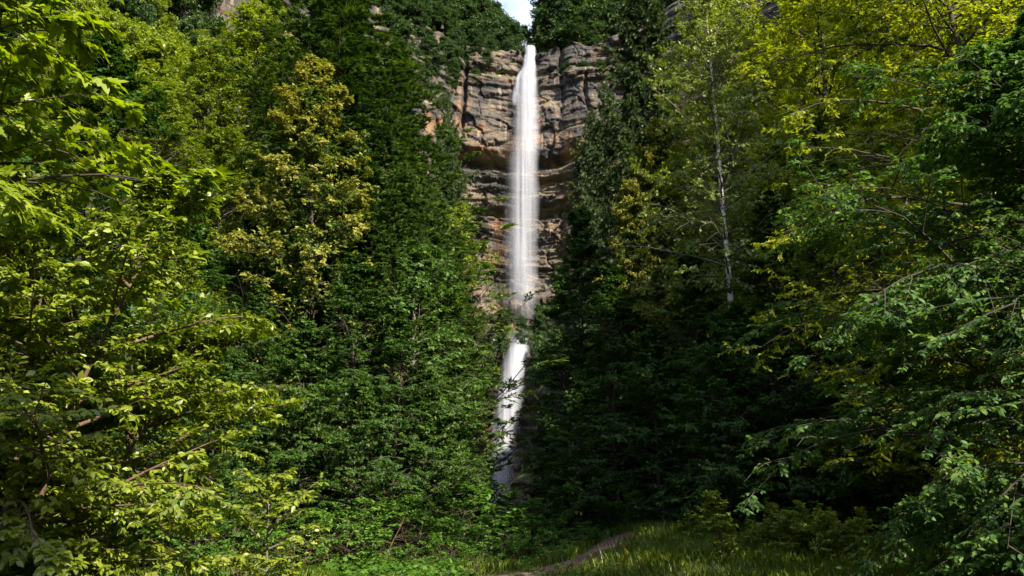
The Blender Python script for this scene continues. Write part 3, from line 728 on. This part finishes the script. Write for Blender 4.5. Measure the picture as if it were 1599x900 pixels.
scatter(16, (55, 110), (70, 150), lambda x, y: d_rim(x, y) < 4 and inview(x, y, .66), ['farbr', 'farb', 'farbr'], (11, 16), 'sunlit green tree at the top of the right hillside', 'trees at the top of the right hillside', 6)
scatter(8, (-22, -6), (95, 140), lambda x, y: True, ['farb', 'beech2'], (10, 14), 'shaded tree at the cliff foot left of the falls', 'trees at the cliff foot left of the falls', 6)
scatter(8, (10, 26), (95, 140), lambda x, y: True, ['farb', 'beech2'], (10, 14), 'shaded tree at the cliff foot right of the falls', 'trees at the cliff foot right of the falls', 6)

scatter(10, (-27, -9.5), (13, 34), lambda x, y: abs(x) < y*.7+2, ['beech2', 'bright'], (9, 14), 'leafy tree in the shade behind the hazel bush', 'trees behind the hazel bush', 4)
scatter(11, (11, 28), (15, 34), lambda x, y: abs(x) < y*.7+2, ['bright', 'gold'], (10, 15), 'leafy tree in the shade behind the drooping hornbeam', 'trees behind the drooping hornbeam', 4)
for i, (px, py, Y) in enumerate([(40, -60, 80), (110, -40, 84), (170, -70, 78), (215, -30, 88), (270, -50, 84), (318, -5, 86), (140, 30, 66), (215, 60, 68), (290, 55, 72), (345, 35, 80), (60, 60, 62)]):
    put(['farbr', 'farb'][i % 3 == 2], px, py, Y, 'yellow-green tree on the high left hillside', group='trees on the high left hillside', wide=1.0, hmax=17)
for i, (px, py, Y) in enumerate([(1130, -60, 88), (1200, -30, 84), (1290, -60, 80), (1360, -20, 74), (1430, -60, 70), (1500, -40, 66), (1570, -60, 62), (1060, 10, 92), (1010, 0, 96), (1450, 60, 55), (1540, 60, 50)]):
    put(['farbr', 'farb'][i % 4 == 2], px, py, Y, 'yellow-green tree on the high right hillside', group='trees on the high right hillside', wide=1.0, hmax=17)

for px, py, w in [(819, 46, .7), (838, 44, .7), (806, 40, .6), (640, -60, 1.1), (672, -50, 1.1), (700, -30, 1.1), (728, -35, 1.1), (752, -5, 1.0), (770, 12, .9), (786, 38, .7), (850, 15, .8), (868, -20, 1.0), (893, -40, 1.1), (920, -35, 1.1), (945, 0, 1.0), (975, -25, 1.1)]:
    p = at(px, py, 166); yy = float(rim_y(p[0])) + 8.0; p = at(px, py, yy)
    put_at(['farb', 'farc'][int(px) % 2], p[0], yy, p[2]-float(ground(p[0], yy))+.3, 'dark green tree at the lip of the cliff beside the stream', group='trees beside the stream on the rim', wide=w)

for i, (x, y, h, k) in enumerate([(26, 13, 23, 'beech'), (22.5, 10, 25, 'beech'), (8.2, -8, 16.5, 'beech2'), (11.5, -9, 14.5, 'beech2'), (30, 20, 27, 'beech2'), (25, 19, 26, 'beech'), (31, 8, 28, 'beech')]):  # unseen beeches added to block the sun from the hazel and thicket
    put_at(k, x, y, h, 'tall beech out of view, added to cast shade on the clearing', group='tall beeches added out of view for shade')

def on_cliff(kind, px, py, hgt, label, wide=1.0, group='bushes on the cliff ledges', name='bush'):
    p = at(px, py, FY); 
    for _ in range(4):
        y = float(rim_y(p[0])) - float(cliff_out(np.array([p[0]]), np.array([p[2]]))[0]) - 1.0; p = at(px, py, y)
    return put_at(kind, p[0], p[1]+.8, hgt, label, 'bush' if name == 'bush' else 'tree', group, z=p[2]-.4, wide=wide, name=name)
for px, py, h, w, k, lab in [(612, 45, 9, 1.2, 'farb', 'dark tree on the cliff face left of the tallest fir top'), (690, 35, 8, 1.2, 'farc', 'leafy bush high on the cliff right of the tallest fir'), (628, 100, 9, 1.2, 'farc', 'dark bush hidden half behind the tallest fir'), (703, 112, 6, 1.2, 'farb', 'dark bush beside the ledge pine on its left'), (655, 62, 8, 1.2, 'farb', 'dark bush between the tallest fir and the cliff, upper'), (668, 105, 7, 1.2, 'farc', 'dark bush between the tallest fir and the cliff, middle'), (655, 150, 8, 1.2, 'farb', 'dark bush between the tallest fir and the cliff, lower'), (682, 170, 6, 1.2, 'farc', 'dark bush right of the fir flank on the cliff'), (640, 20, 8, 1.2, 'farb', 'dark tree on the rim behind the tallest fir'),
                       (360, 8, 7, 1.2, 'farb', 'dark tree above the pale rock at upper left, leftmost'), (405, 5, 7, 1.2, 'farb', 'dark tree above the pale rock at upper left, second'), (450, 15, 7, 1.2, 'farc', 'dark tree above the upper left rock, nearest the fir'), (495, 25, 7, 1.2, 'farb', 'dark bush in the recess beside the tall fir'), (530, 60, 6, 1.2, 'farb', 'dark bush low in the recess beside the tall fir'), (520, 5, 8, 1.2, 'farb', 'dark tree at the top of the recess beside the tall fir'),
                       (698, 60, 6.5, 1.1, 'farb', 'dark bush clinging to the top of the cliff far left of the falls'),
                       (712, 85, 6.0, 1.1, 'farc', 'bush above the ledge pine'), (745, 78, 5.0, 1.2, 'farb', 'wide dark bush just under the rim left of the falls'),
                       (692, 100, 6.0, 1.1, 'farb', 'bush hanging at the left end of the cliff face'), (760, 100, 3.5, 1.4, 'farc', 'bush right of the ledge pine'),
                       (700, 135, 4.5, 1.3, 'farb', 'lowest dark bush at the left of the cliff face'), (925, 72, 3.5, 1.4, 'farb', 'dark bush on the rim block at the right'),
                       (905, 50, 4.0, 1.3, 'farc', 'bush on top of the rim right of the falls'), (800, 88, 2.5, 1.4, 'farc', 'tiny bush at the left edge of the lip'),
                       (728, 118, 8.5, 1.0, 'pine', 'layered pine growing from the ledge left of the falls'),
                       (742, 128, 3.5, 1.3, 'farc', 'round bush below the ledge pine'),
                       (780, 120, 3.0, 1.5, 'farc', 'green bush on the ledge nearest the left of the falls'),
                       (705, 118, 4.0, 1.3, 'farb', 'dark bush at the left end of the ledge'),
                       (862, 112, 2.3, 2.0, 'farc', 'low green bush on the ledge just right of the falls'),
                       (885, 110, 2.3, 2.0, 'farb', 'second green bush right of the falls on the upper ledge'),
                       (912, 110, 2.6, 1.6, 'farc', 'third green bush along the upper right ledge'),
                       (940, 114, 3.0, 1.5, 'farb', 'dark bush at the right end of the upper ledge'),
                       (895, 70, 2.6, 1.5, 'farc', 'small bush on the rim block right of the falls'),
                       (765, 80, 3.0, 1.4, 'farb', 'small bush on the rim left of the falls')]:
    on_cliff(k, px, py, h, lab, w, name='pine_tree' if k == 'pine' else 'bush')

for px, py, h, w, k, lab in [(815, 546, 6.5, .8, 'farc', 'green tree on the ledge hiding the gap between upper and lower falls'),
                             (843, 548, 8.0, .8, 'farb', 'dark tree on the ledge right of the gap in the falls'),
                             (786, 546, 7.5, .8, 'farb', 'green tree on the ledge left of the gap in the falls'),
                             (838, 600, 7.0, .9, 'farb', 'dark bush right beside the top of the lower falls'),
                             (760, 600, 7.0, .9, 'farb', 'dark bush left of the top of the lower falls')]:
    p = at(px, py, FY-12.0)
    put_at(k, p[0], FY-12.0 if py < 590 else FY-15, h, lab, 'tree', 'trees on the ledge between the falls', z=p[2]-1.0, wide=w)
print('placed', time.time()-T0)
for l in LOG: print(l)

# ------------------------------------------------------------------ foreground trees
def near(name, mesh, x, y, label, cat='tree', rz=0, group=None):
    e = empty(name, (x, y, float(ground(x, y))-.05), rz); tag(e, label, cat, group)
    link('trunk' if cat == 'tree' else 'stems', mesh[0], e); link('crown' if cat == 'tree' else 'leaves', mesh[1], e); return e
t_ = time.time()
near('maple_tree', grow('big_maple', 61, 11.5, 4.3, .28, pr_round, 85, 9, 6, 8, .155, mapl, LM['maple'], BM['dark'], trunk_r=.2, limb=.007, elev=(5, 55), droop1=.08, flat=.25, twig_tubes=True, tint_fn=maple_tint, drop=.35, nj=.3, ljit=.35),
     -7.4, 9.6, 'big-leaved maple filling the upper left corner')
near('lit_top_tree', grow('lit_top', 64, 15, 5.0, .2, pr_round, 90, 10, 7, 9, .10, oval, LM['gold'], BM['dark'], trunk_r=.2, limb=.007, elev=(-5, 50), droop1=.16, flat=.3, twig_tubes=True, nj=.35, gap=.1),
     9.6, 16.5, 'added gold-leaved tree standing in for the sunlit top of the hornbeam')  # added tree: gold leaf colour stands in for the hornbeam's sunlit top
near('hazel_bush', grow('hazel', 62, 5.4, 2.6, .05, pr_egg, 22, 10, 8, 10, .086, oval, LM['hazel'], BM['twig'], trunk_r=.05, elev=(5, 55), droop1=.12, flat=.3, twig_tubes=True, tint_fn=maple_tint, stems=7, nj=.4),
     -5.6, 9.8, 'large sunlit hazel bush along the left edge', 'bush')
near('hornbeam_tree', grow('hornbeam', 63, 8.6, 4.7, .05, pr_egg, 130, 12, 8, 13, .082, oval, LM['hornbeam'], BM['dark'], trunk_r=.2, elev=(12, 55), droop1=.32, flat=.22, twig_tubes=True, nj=.4, limb=.004, gap=.05, gapf=.7),
     7.3, 11.5, 'drooping hornbeam with long arching boughs on the right edge')
print('near', time.time()-t_)

# ------------------------------------------------------------------ saplings, bushes
sap = lambda n, s, H, Rr, lm, leaf=.085, bm=BM['twig']: grow(n, s, H, Rr, .2, pr_egg, 20, 6, 4, 5, leaf, oval, lm, bm, gap=0, trunk_r=.025, elev=(20, 50), droop1=.08, flat=.2, twig_tubes=True, trunk_wob=.09)
p = at(425, 745, 14.5); near('sapling', sap('sapling_a', 71, p[2]-float(ground(p[0], 14.5)), 1.3, LM['hazel'], .1, BM['grey']), p[0], 14.5, 'thin young beech sapling with a pale bent stem at lower left')
p = at(1125, 765, 23); near('sapling', sap('sapling_b', 72, p[2]-float(ground(p[0], 23)), .6, LM['bright']), p[0], 23, 'slender upright sapling on the back of the meadow')
PR['meadow'] = grow('meadow_bush', 73, 1.8, 1.0, .02, pr_egg, 12, 6, 4, 5, .07, oval, LM['bright'], BM['twig'], trunk_r=.018, elev=(20, 70), droop1=.05, flat=.3, stems=6)
KINDNAME['meadow'] = 'bush'
for px, py, Y, w, lab in [(1225, 785, 25, 1.1, 'tallest yellow-green bush on the meadow'), (1265, 800, 24, 1.2, 'rounded bush in the middle of the meadow'),
                          (1310, 795, 23, 1.0, 'bush right of the meadow bush cluster'), (1185, 815, 26, 1.0, 'low bush left of the meadow bush cluster'),
                          (1090, 815, 28, 1.3, 'small pale bush left of the slender sapling')]:
    put('meadow', px, py, Y, lab, 'bush', 'bushes on the meadow', wide=w)
for px, py, Y, w, lab in [(700, 835, 27, 1.4, 'bright green shrub low beside the path start'), (865, 845, 30, 1.3, 'little shrub left of the middle of the path'), (745, 850, 24, 1.3, 'small shrub nearest the path start'), (800, 785, 42, 1.4, 'leafy shrub under the foot of the falls'), (750, 770, 38, 1.4, 'light green shrub left of the foot of the falls'),
                          (700, 760, 34, 1.4, 'tall shrub in the left undergrowth'), (850, 800, 40, 1.4, 'shrub right of the foot of the falls'),
                          (905, 760, 40, 1.3, 'light green shrub above the dirt path'), (780, 825, 32, 1.5, 'low bright shrub beside the path bend'),
                          (720, 810, 30, 1.4, 'bushy shrub left of the path'), (650, 790, 29, 1.4, 'dark shrub above the grey rock'),
                          (590, 780, 27, 1.4, 'dark shrub in the shade left of the grey rock'), (530, 800, 25, 1.4, 'dark shrub right of the bent sapling'),
                          (660, 845, 26, 1.3, 'low shrub just behind the grey rock'), (900, 815, 36, 1.4, 'low shrub at the path head'),
                          (835, 830, 33, 1.4, 'low shrub left of the path head'), (470, 800, 24, 1.3, 'shaded shrub behind the bent sapling'),
                          (330, 790, 21, 1.3, 'shrub at the foot of the hazel bush'), (380, 830, 20, 1.2, 'low shrub left of the bent sapling'),
                          (1010, 770, 38, 1.4, 'dark shrub at the left back of the meadow'), (1070, 775, 36, 1.4, 'dark shrub behind the meadow'),
                          (1150, 765, 34, 1.4, 'dark shrub behind the slender sapling'), (1330, 750, 27, 1.3, 'dark shrub under the hornbeam boughs')]:
    put('weed', px, py, Y, lab, 'shrub', 'shrubs in the undergrowth', wide=w*1.05)

# ------------------------------------------------------------------ path, rock, grass, ground cover
def gproj(px, py):
    """ground point seen at px, py"""
    lo, hi = 8.0, 120.0
    for _ in range(40):
        Y = (lo+hi)/2; q = at(px, py, Y)
        if q[2] > float(ground(q[0], Y, False)): lo = Y
        else: hi = Y
    return at(px, py, lo)
ctr = np.array([gproj(*p)[:2] for p in [(700, 925), (800, 905), (850, 895), (890, 882), (925, 866), (950, 850), (962, 838)]])
tt = np.linspace(0, 1, 60); ck = np.linspace(0, 1, len(ctr))
pc = np.stack([np.interp(tt, ck, ctr[:, 0]), np.interp(tt, ck, ctr[:, 1])], 1)
kk = np.ones(7)/7
pc = np.stack([np.convolve(np.pad(pc[:, i], 3, 'edge'), kk, 'valid') for i in (0, 1)], 1)
tg = norm(np.gradient(pc, axis=0)); nr = np.stack([-tg[:, 1], tg[:, 0]], 1)
us = np.linspace(-1, 1, 11)
hw = 1.0 + .15*N1(tt*9, 0)
PXY = pc[:, None] + nr[:, None]*us[None, :, None]*hw[:, None, None]*(1+.2*N2(tt*30, 2)[:, None, None])
PZ = ground(PXY[..., 0], PXY[..., 1]) + .03 - .03*np.abs(us)[None]**3 + .015*N1.fbm(PXY[..., 0]*3, PXY[..., 1]*3, 0, 3)
def dirt_mat():
    m, nt, out = new_mat('trodden_earth'); L = nt.links.new
    tc = nd(nt, 'ShaderNodeTexCoord'); n = nd(nt, 'ShaderNodeTexNoise', Scale=5.0, Detail=8.0, Roughness=.7); L(tc.outputs['Object'], n.inputs['Vector'])
    r = ramp(nt, [(.3, (.045, .024, .014)), (.6, (.11, .055, .034)), (.8, (.19, .11, .07))], n.outputs['Fac'])
    b = nd(nt, 'ShaderNodeBump', Strength=.7, Distance=.06); L(n.outputs['Fac'], b.inputs['Height'])
    p = nd(nt, 'ShaderNodeBsdfPrincipled', Roughness=.95); L(r.outputs[0], p.inputs['Base Color']); L(b.outputs[0], p.inputs['Normal'])
    L(p.outputs[0], out.inputs['Surface']); return m
po = link('path', mk_mesh('path', np.concatenate([PXY, PZ[..., None]], -1).reshape(-1, 3), [grid_faces(60, 11)[:, ::-1]], dirt_mat(), smooth=True))
tag(po, 'brown dirt footpath curving out of the trees onto the grass', 'path', kind='structure')

def blob(name, seed, rad, mat, squash=(1, 1, .6)):
    import bmesh
    bm = bmesh.new(); bmesh.ops.create_icosphere(bm, subdivisions=4, radius=1)
    me = bpy.data.meshes.new(name); bm.to_mesh(me); bm.free()
    v = np.empty(len(me.vertices)*3, np.float32); me.vertices.foreach_get('co', v); v = v.reshape(-1, 3)
    n = N1.fbm(v[:, 0]*1.3+seed, v[:, 1]*1.3, v[:, 2]*1.3, 4)
    f1, f2, h, lx, ly = cells(v[:, 0]*1.6+seed, v[:, 2]*1.6+v[:, 1], 31)
    v = v*(1+.35*n+.18*(h-.5))[:, None]*np.array(squash)*rad
    me.vertices.foreach_set('co', v.ravel().astype(np.float32)); me.materials.append(mat); me.update(); return me
def rock_mat():
    m, nt, out = new_mat('grey_rock'); L = nt.links.new
    tc = nd(nt, 'ShaderNodeTexCoord'); n = nd(nt, 'ShaderNodeTexNoise', Scale=4.0, Detail=9.0, Roughness=.7); L(tc.outputs['Object'], n.inputs['Vector'])
    r = ramp(nt, [(.35, (.06, .05, .04)), (.55, (.2, .16, .12)), (.75, (.34, .3, .25))], n.outputs['Fac'])
    b = nd(nt, 'ShaderNodeBump', Strength=.8, Distance=.08); L(n.outputs['Fac'], b.inputs['Height'])
    p = nd(nt, 'ShaderNodeBsdfPrincipled', Roughness=.85); L(r.outputs[0], p.inputs['Base Color']); L(b.outputs[0], p.inputs['Normal'])
    L(p.outputs[0], out.inputs['Surface']); return m
q = gproj(640, 897); rk = link('rock', blob('rock', 3, .38, rock_mat(), (1.15, .7, .42))); rk.location = (q[0], q[1], float(ground(q[0], q[1]))+.02)
tag(rk, 'flat brownish-grey rock at the bottom edge of the picture', 'rock')

def path_dist(x, y):
    d = np.full(x.shape, 99.0)
    for a in pc[::2]: d = np.minimum(d, np.hypot(x-a[0], y-a[1]))
    return d
rg = np.random.default_rng(17)
n = 380000
x = rg.uniform(-14, 17, n); y = 15 + 25*rg.random(n)**1.05
keep = (path_dist(x, y) > .85 + .3*rg.random(n)) & (np.abs(x) < y*.62+1) & (rg.random(n) < .55+.9*N1.fbm(x*.5, y*.5, 0, 3))
keep &= ~((x < -.4*(y-19)+1.0) & (x > -4.5) & (y > 17)) & ~((x < -1.5) & (y > 25))
x, y = x[keep], y[keep]; n = len(x)
z = ground(x, y)
hgt = (.13+.26*rg.random(n)**2)*(1+.6*N2.fbm(x*.6, y*.6, 0, 2)); az = rg.uniform(0, 6.28, n); ln = rg.uniform(.05, .5, n)
D = np.stack([np.cos(az)*ln, np.sin(az)*ln, np.ones(n)], 1); Nn = np.stack([-np.sin(az+1), np.cos(az+1), np.zeros(n)+.2], 1)
tint = .45 + .35*N1.fbm(x*.35, y*.35, 3, 3) + rg.normal(0, .15, n)
stalk = rg.random(n) < .008; hgt = np.where(stalk, hgt*1.5, hgt); tint = np.where(stalk, .97, np.clip(tint, 0, .88))
gm = leaves_mesh('grass', np.stack([x, y, z-.02], 1), D, Nn, hgt, tint, (blade[0]*np.array([1, .55, 1]), blade[1]), LM['grass'])
tag(link('grass', gm), 'unmown green meadow grass with pale seed stalks', 'grass', kind='stuff')

n = 130000
x = rg.uniform(-12, 16, n); y = rg.uniform(17, 62, n)
dens = np.where(((x < -.4*(y-19)+1.0) & (x > -4.5)) | ((x < 3) & (y > 26)) | (y > 38), 1.0, .05)
keep = (rg.random(n) < dens*(.6+.8*N2.fbm(x*.4, y*.4, 1, 3))) & (path_dist(x, y) > 1.15)
x, y = x[keep], y[keep]; n = len(x)
z = ground(x, y) + rg.random(n)*.55*(.6+.6*N1.fbm(x*.5, y*.5, 8, 2)); az = rg.uniform(0, 6.28, n)
D = np.stack([np.cos(az), np.sin(az), rg.normal(.05, .3, n)], 1); Nn = UP + rg.normal(0, .4, (n, 3))
gm = leaves_mesh('ground_cover', np.stack([x, y, z], 1), D, Nn, rg.uniform(.1, .22, n), np.clip(rg.normal(.5, .2, n), 0, 1), kite, LM['weed'])
tag(link('ground_cover', gm), 'low leafy undergrowth covering the forest edge', 'undergrowth', kind='stuff')

# ------------------------------------------------------------------ light
SUN_EL, SUN_AZ = 34.0, 142.0      # azimuth clockwise from the view direction
w = bpy.data.worlds.new('World'); scene.world = w; w.use_nodes = True
nt = w.node_tree; nt.nodes.clear(); L = nt.links.new
out = nt.nodes.new('ShaderNodeOutputWorld'); bg = nt.nodes.new('ShaderNodeBackground'); sky = nt.nodes.new('ShaderNodeTexSky')
sky.sky_type = 'NISHITA'; sky.sun_disc = False; sky.sun_elevation = R(SUN_EL); sky.sun_rotation = R(SUN_AZ)
tc = nd(nt, 'ShaderNodeTexCoord'); cn = nd(nt, 'ShaderNodeTexNoise', Scale=5.0, Detail=6.0, Roughness=.6); L(tc.outputs['Generated'], cn.inputs['Vector'])
cr = ramp(nt, [(.46, (0, 0, 0)), (.64, (1, 1, 1))], cn.outputs['Fac'])
mx = nd(nt, 'ShaderNodeMix', data_type='RGBA'); L(cr.outputs[0], mx.inputs['Factor']); L(sky.outputs[0], mx.inputs['A']); mx.inputs['B'].default_value = (4.6, 5.0, 5.7, 1)
L(mx.outputs['Result'], bg.inputs['Color']); bg.inputs['Strength'].default_value = .1
L(bg.outputs[0], out.inputs['Surface'])
sd = bpy.data.lights.new('sun', 'SUN'); sd.energy = 4.3; sd.angle = R(.5); sd.color = (1, .9, .7)
so = bpy.data.objects.new('sun', sd); col.objects.link(so)
import mathutils
el, az = R(SUN_EL), R(SUN_AZ)
to_sun = mathutils.Vector((math.sin(az)*math.cos(el), math.cos(az)*math.cos(el), math.sin(el)))
so.rotation_euler = to_sun.to_track_quat('Z', 'Y').to_euler(); so.location = (40, -40, 120)

vs = scene.view_settings; vs.view_transform = 'Standard'; vs.look = 'None'; vs.exposure = 1.86; vs.gamma = 1
scene.display_settings.display_device = 'sRGB'
cy = scene.cycles; cy.use_denoising = True; cy.max_bounces = 7; cy.diffuse_bounces = 3; cy.glossy_bounces = 2; cy.transmission_bounces = 4; cy.transparent_max_bounces = 10
cy.caustics_reflective = False; cy.caustics_refractive = False
print('total', time.time()-T0, sum(len(o.data.polygons) for o in bpy.data.objects if o.type == 'MESH'))
